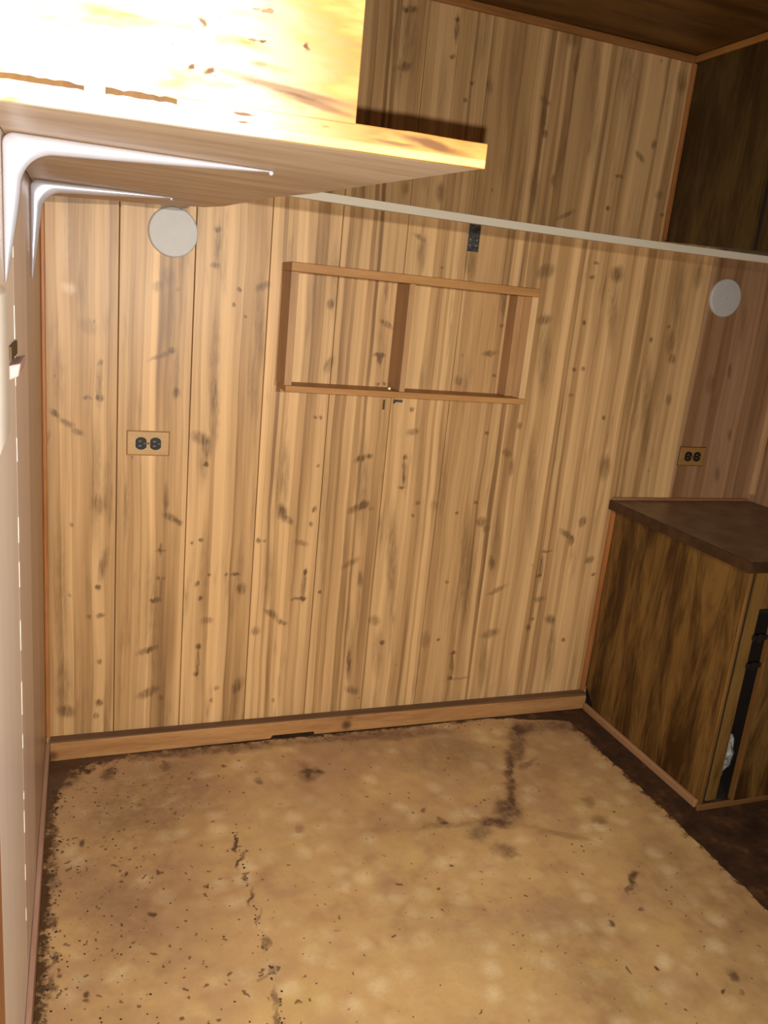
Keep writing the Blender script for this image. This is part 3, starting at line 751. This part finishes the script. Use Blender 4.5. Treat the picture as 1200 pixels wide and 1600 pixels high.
cl = thing('wall_clip', 'tiny black metal clip on the wall just under the shelf frame', 'clip', (0.958, 0.0, 1.058))
bx('clip_body', (-0.014, 0.014, -0.006, -0.0004, -0.003, 0.004), M['steel'], cl, 0.001)
bx('clip_tab', (-0.014, -0.009, -0.0065, -0.0004, -0.007, -0.0032), M['black_plastic'], cl, 0.0005)
nl = bx('nail', (0.9125, 0.918, -0.006, -0.0004, 1.031, 1.06), M['rust'], None, 0.0015)
tag(nl, 'short rusty brown nail standing upright on the wall under the shelf frame', 'nail')

# ---- pale ledge strip along the wall
lg = thing('wall_ledge', 'long cream edged ledge strip running along the panelled wall', 'ledge', (1.2, 0.0, 1.54))
bm = bmesh.new()
n_ = 24
for k in range(n_ + 1):
    xx = -1.19 + 2.35 * k / n_
    sag = -0.006 * math.sin(math.pi * min(1, max(0, (xx + 0.75) / 1.9)))
    for (yy, zz_) in ((-0.0005, 0.034), (-0.028, 0.034), (-0.028, 0.055), (-0.0005, 0.055)):
        bm.verts.new((xx, yy, zz_ + sag))
bm.verts.ensure_lookup_table()
for k in range(n_):
    for j in range(4):
        a_, b_ = k * 4 + j, k * 4 + (j + 1) % 4
        bm.faces.new((bm.verts[a_], bm.verts[b_], bm.verts[b_ + 4], bm.verts[a_ + 4]))
bm.faces.new([bm.verts[i] for i in range(4)])
bm.faces.new([bm.verts[n_ * 4 + i] for i in range(4)])
bmesh.ops.recalc_face_normals(bm, faces=bm.faces)
obj('front_strip', bm, M['cream_edge'], lg)

br = thing('angle_plate', 'small dark steel plate on the wall under the cream ledge strip', 'bracket', (1.139, 0.0, 1.495))
bx('plate', (-0.0185, 0.0185, -0.0022, -0.0004, 0.0, 0.0765), M['steel'], br, 0.0005)
for sx in (-0.010, 0.010):
    for zz_ in (0.017, 0.032):
        bm = bmesh.new()
        disc(bm, sx, zz_, -0.0022, -0.0036, 0.0028, 10)
        obj('screw', bm, plain('bright_screw', (0.5, 0.48, 0.45), 0.3, 0.8), br)

# ---- low cabinet, right
CX, CY = 1.78, -0.62
cb = thing('base_cabinet', 'low dark walnut cabinet standing against the back wall', 'cabinet', (CX, CY, 0.0))
D = -CY - 0.001
bm = bmesh.new()
prism(bm, [(0.0, 0.002), (D - 0.028, 0.002), (D - 0.075, 0.022), (D - 0.028, 0.075), (D - 0.001, 0.085), (D - 0.001, 0.733), (0.0, 0.733)], 0.0, 0.014, 'X')
obj('side_panel', bm, M['walnut'], cb)
bx('corner_strip', (-0.003, 0.005, -0.006, -0.0005, 0.003, 0.733), M['walnut_edge'], cb, 0.001)
bx('wall_strip', (-0.0135, -0.0005, D - 0.013, D - 0.0005, 0.062, 0.733), M['orange_trim'], cb, 0.001)
bx('base_moulding', (-0.015, -0.0005, 0.0, D - 0.036, 0.0005, 0.026), wood('moulding', (0.4, 0.22, 0.115), (0.3, 0.15, 0.07), 14, 'Y', 0.5), cb, 0.004)
bx('toe_rail', (-0.015, 0.59, -0.016, -0.0065, 0.0005, 0.018), wood('toe', (0.24, 0.12, 0.04), (0.16, 0.07, 0.022), 15, 'X', 0.5), cb, 0.002)
bx('corner_gap', (0.0055, 0.0235, 0.004, 0.012, 0.019, 0.733), M['dark_gap'], cb, 0)
bx('gap_shade_panel', (0.015, 0.57, 0.16, 0.17, 0.019, 0.733), M['dark_gap'], cb, 0)  # near-black sheet added so the opening beside the stile looks unlit
bx('notch_shade', (0.0145, 0.02, D - 0.09, D - 0.002, 0.019, 0.1), M['dark_gap'], cb, 0)  # near-black block added as the shade inside the notch
bx('stile', (0.024, 0.062, 0.0, 0.018, 0.0185, 0.733), M['walnut'], cb, 0.001)
bx('top_rail', (0.0625, 0.58, 0.0, 0.018, 0.62, 0.733), M['walnut'], cb, 0.001)
door = bx('door', (0.112, 0.50, -0.018, 0.0, 0.02, 0.600), M['walnut'], cb, 0.001)
bx('door_edge', (0.105, 0.1118, -0.018, 0.0, 0.02, 0.600), M['walnut_edge'], door, 0.001)
for zz_ in (0.445, 0.53):
    bm = bmesh.new()
    box(bm, 0.056, 0.108, -0.009, -0.0005, zz_, zz_ + 0.014)
    box(bm, 0.070, 0.082, -0.013, -0.009, zz_ - 0.006, zz_ + 0.02)
    obj('hinge', bm, M['black_plastic'], door, 0.001)
bx('door_knob', (0.128, 0.142, -0.034, -0.0185, 0.425, 0.441), M['black_plastic'], door, 0.003)
bx('bottom_board', (0.0145, 0.58, 0.0185, D - 0.002, 0.004, 0.018), M['dark_gap'], cb, 0)

ct = thing('countertop', 'dark brown laminate top lying on the low walnut cabinet', 'countertop', (2.06, -0.33, 0.7335))
bx('slab', (-0.3, 0.30, -0.305, 0.3285, 0.001, 0.030), M['counter'], ct, 0.002)
bx('edge_band', (-0.306, -0.3005, -0.311, 0.3285, 0.0, 0.031), M['counter_edge'], ct, 0.001)
bx('edge_band', (-0.300, 0.30, -0.311, -0.3055, 0.0, 0.031), M['counter_edge'], ct, 0.001)
bx('back_strip', (-0.3, 0.282, 0.318, 0.3285, 0.0305, 0.041), wood('backstrip', (0.3, 0.15, 0.07), (0.22, 0.1, 0.045), 16, 'X', 0.5), ct, 0.002)

bm = bmesh.new()
bmesh.ops.create_icosphere(bm, subdivisions=4, radius=1.0)
for v in bm.verts:
    k = 1 + 0.28 * noise.noise(v.co * 3.1) + 0.14 * noise.noise(v.co * 8.0)
    v.co = Vector((v.co.x * 0.045 * k, v.co.y * 0.05 * k, v.co.z * 0.085 * k))
bg = obj('plastic_bag', bm, M['bag'])
bg.location = (1.885, -0.535, 0.13)
tag(bg, 'crumpled pale grey bag glimpsed through the gap in the low cabinet', 'bag')

# ---- dark panelled box above the recess
ob = thing('overhead_locker', 'dark panelled overhead box in the upper right corner below the ceiling', 'cabinet', (1.79, 0.0, 1.596))
for (y0, y1) in ((-0.366, -0.001), (-0.78, -0.392), (-1.2, -0.782)):
    bm = bmesh.new()
    prism(bm, [(y0, 0.085 * y0), (y1, 0.085 * y1), (y1, 0.517), (y0, 0.517)], 0.0, 0.012, 'X')
    obj('side_plank', bm, M['walnut_box'], ob)
bm = bmesh.new()
prism(bm, [(-0.398, -0.033), (-0.36, -0.03), (-0.36, 0.517), (-0.398, 0.517)], 0.0125, 0.016, 'X')
obj('groove_back', bm, M['dark_gap'], ob)
bx('bottom_panel', (0.0165, 0.565, -1.18, -0.03, 0.0, 0.014), M['walnut_box'], ob, 0.001)
bx('front_panel', (0.0125, 0.565, -1.2, -1.185, -0.09, 0.517), M['walnut_box'], ob, 0.001)

# ---- crumbs and dirt lying on the vinyl
bm = bmesh.new()
rc_ = random.Random(21)


def crumb(px, py, s):
    r_ = [(rc_.uniform(0.5, 1.0) * s) for _ in range(5)]
    ring = [bm.verts.new((px + r_[k] * math.cos(k * 1.257 + s * 900), py + r_[k] * math.sin(k * 1.257 + s * 900), 0.0026)) for k in range(5)]
    t_ = bm.verts.new((px, py, 0.0026 + s * 0.6))
    for k in range(5):
        bm.faces.new((ring[k], ring[(k + 1) % 5], t_))


for _ in range(260):
    crumb(min(0.6, abs(rc_.gauss(0, 0.19)) + 0.02), rc_.uniform(-1.25, -0.04), rc_.uniform(0.0012, 0.0038))
for _ in range(100):
    crumb(0.018 + abs(rc_.gauss(0, 0.02)), rc_.uniform(-1.2, -0.03), rc_.uniform(0.002, 0.006))
for _ in range(70):
    f = rc_.random() ** 1.4
    crumb(0.458 + rc_.gauss(0, 0.004), -0.45 - f * 0.65, rc_.uniform(0.0015, 0.004))
for _ in range(130):
    crumb(rc_.uniform(0.05, 1.6), -0.03 - abs(rc_.gauss(0, 0.03)), rc_.uniform(0.0015, 0.004))
for _ in range(90):
    crumb(rc_.uniform(0.3, 1.6), rc_.uniform(-1.25, -0.1), rc_.uniform(0.001, 0.003))
bmesh.ops.recalc_face_normals(bm, faces=bm.faces)
cr = obj('floor_crumbs', bm, M['crumbs'])
cr['kind'] = 'stuff'
tag(cr, 'dark crumbs and grit scattered over the worn vinyl floor', 'dirt')
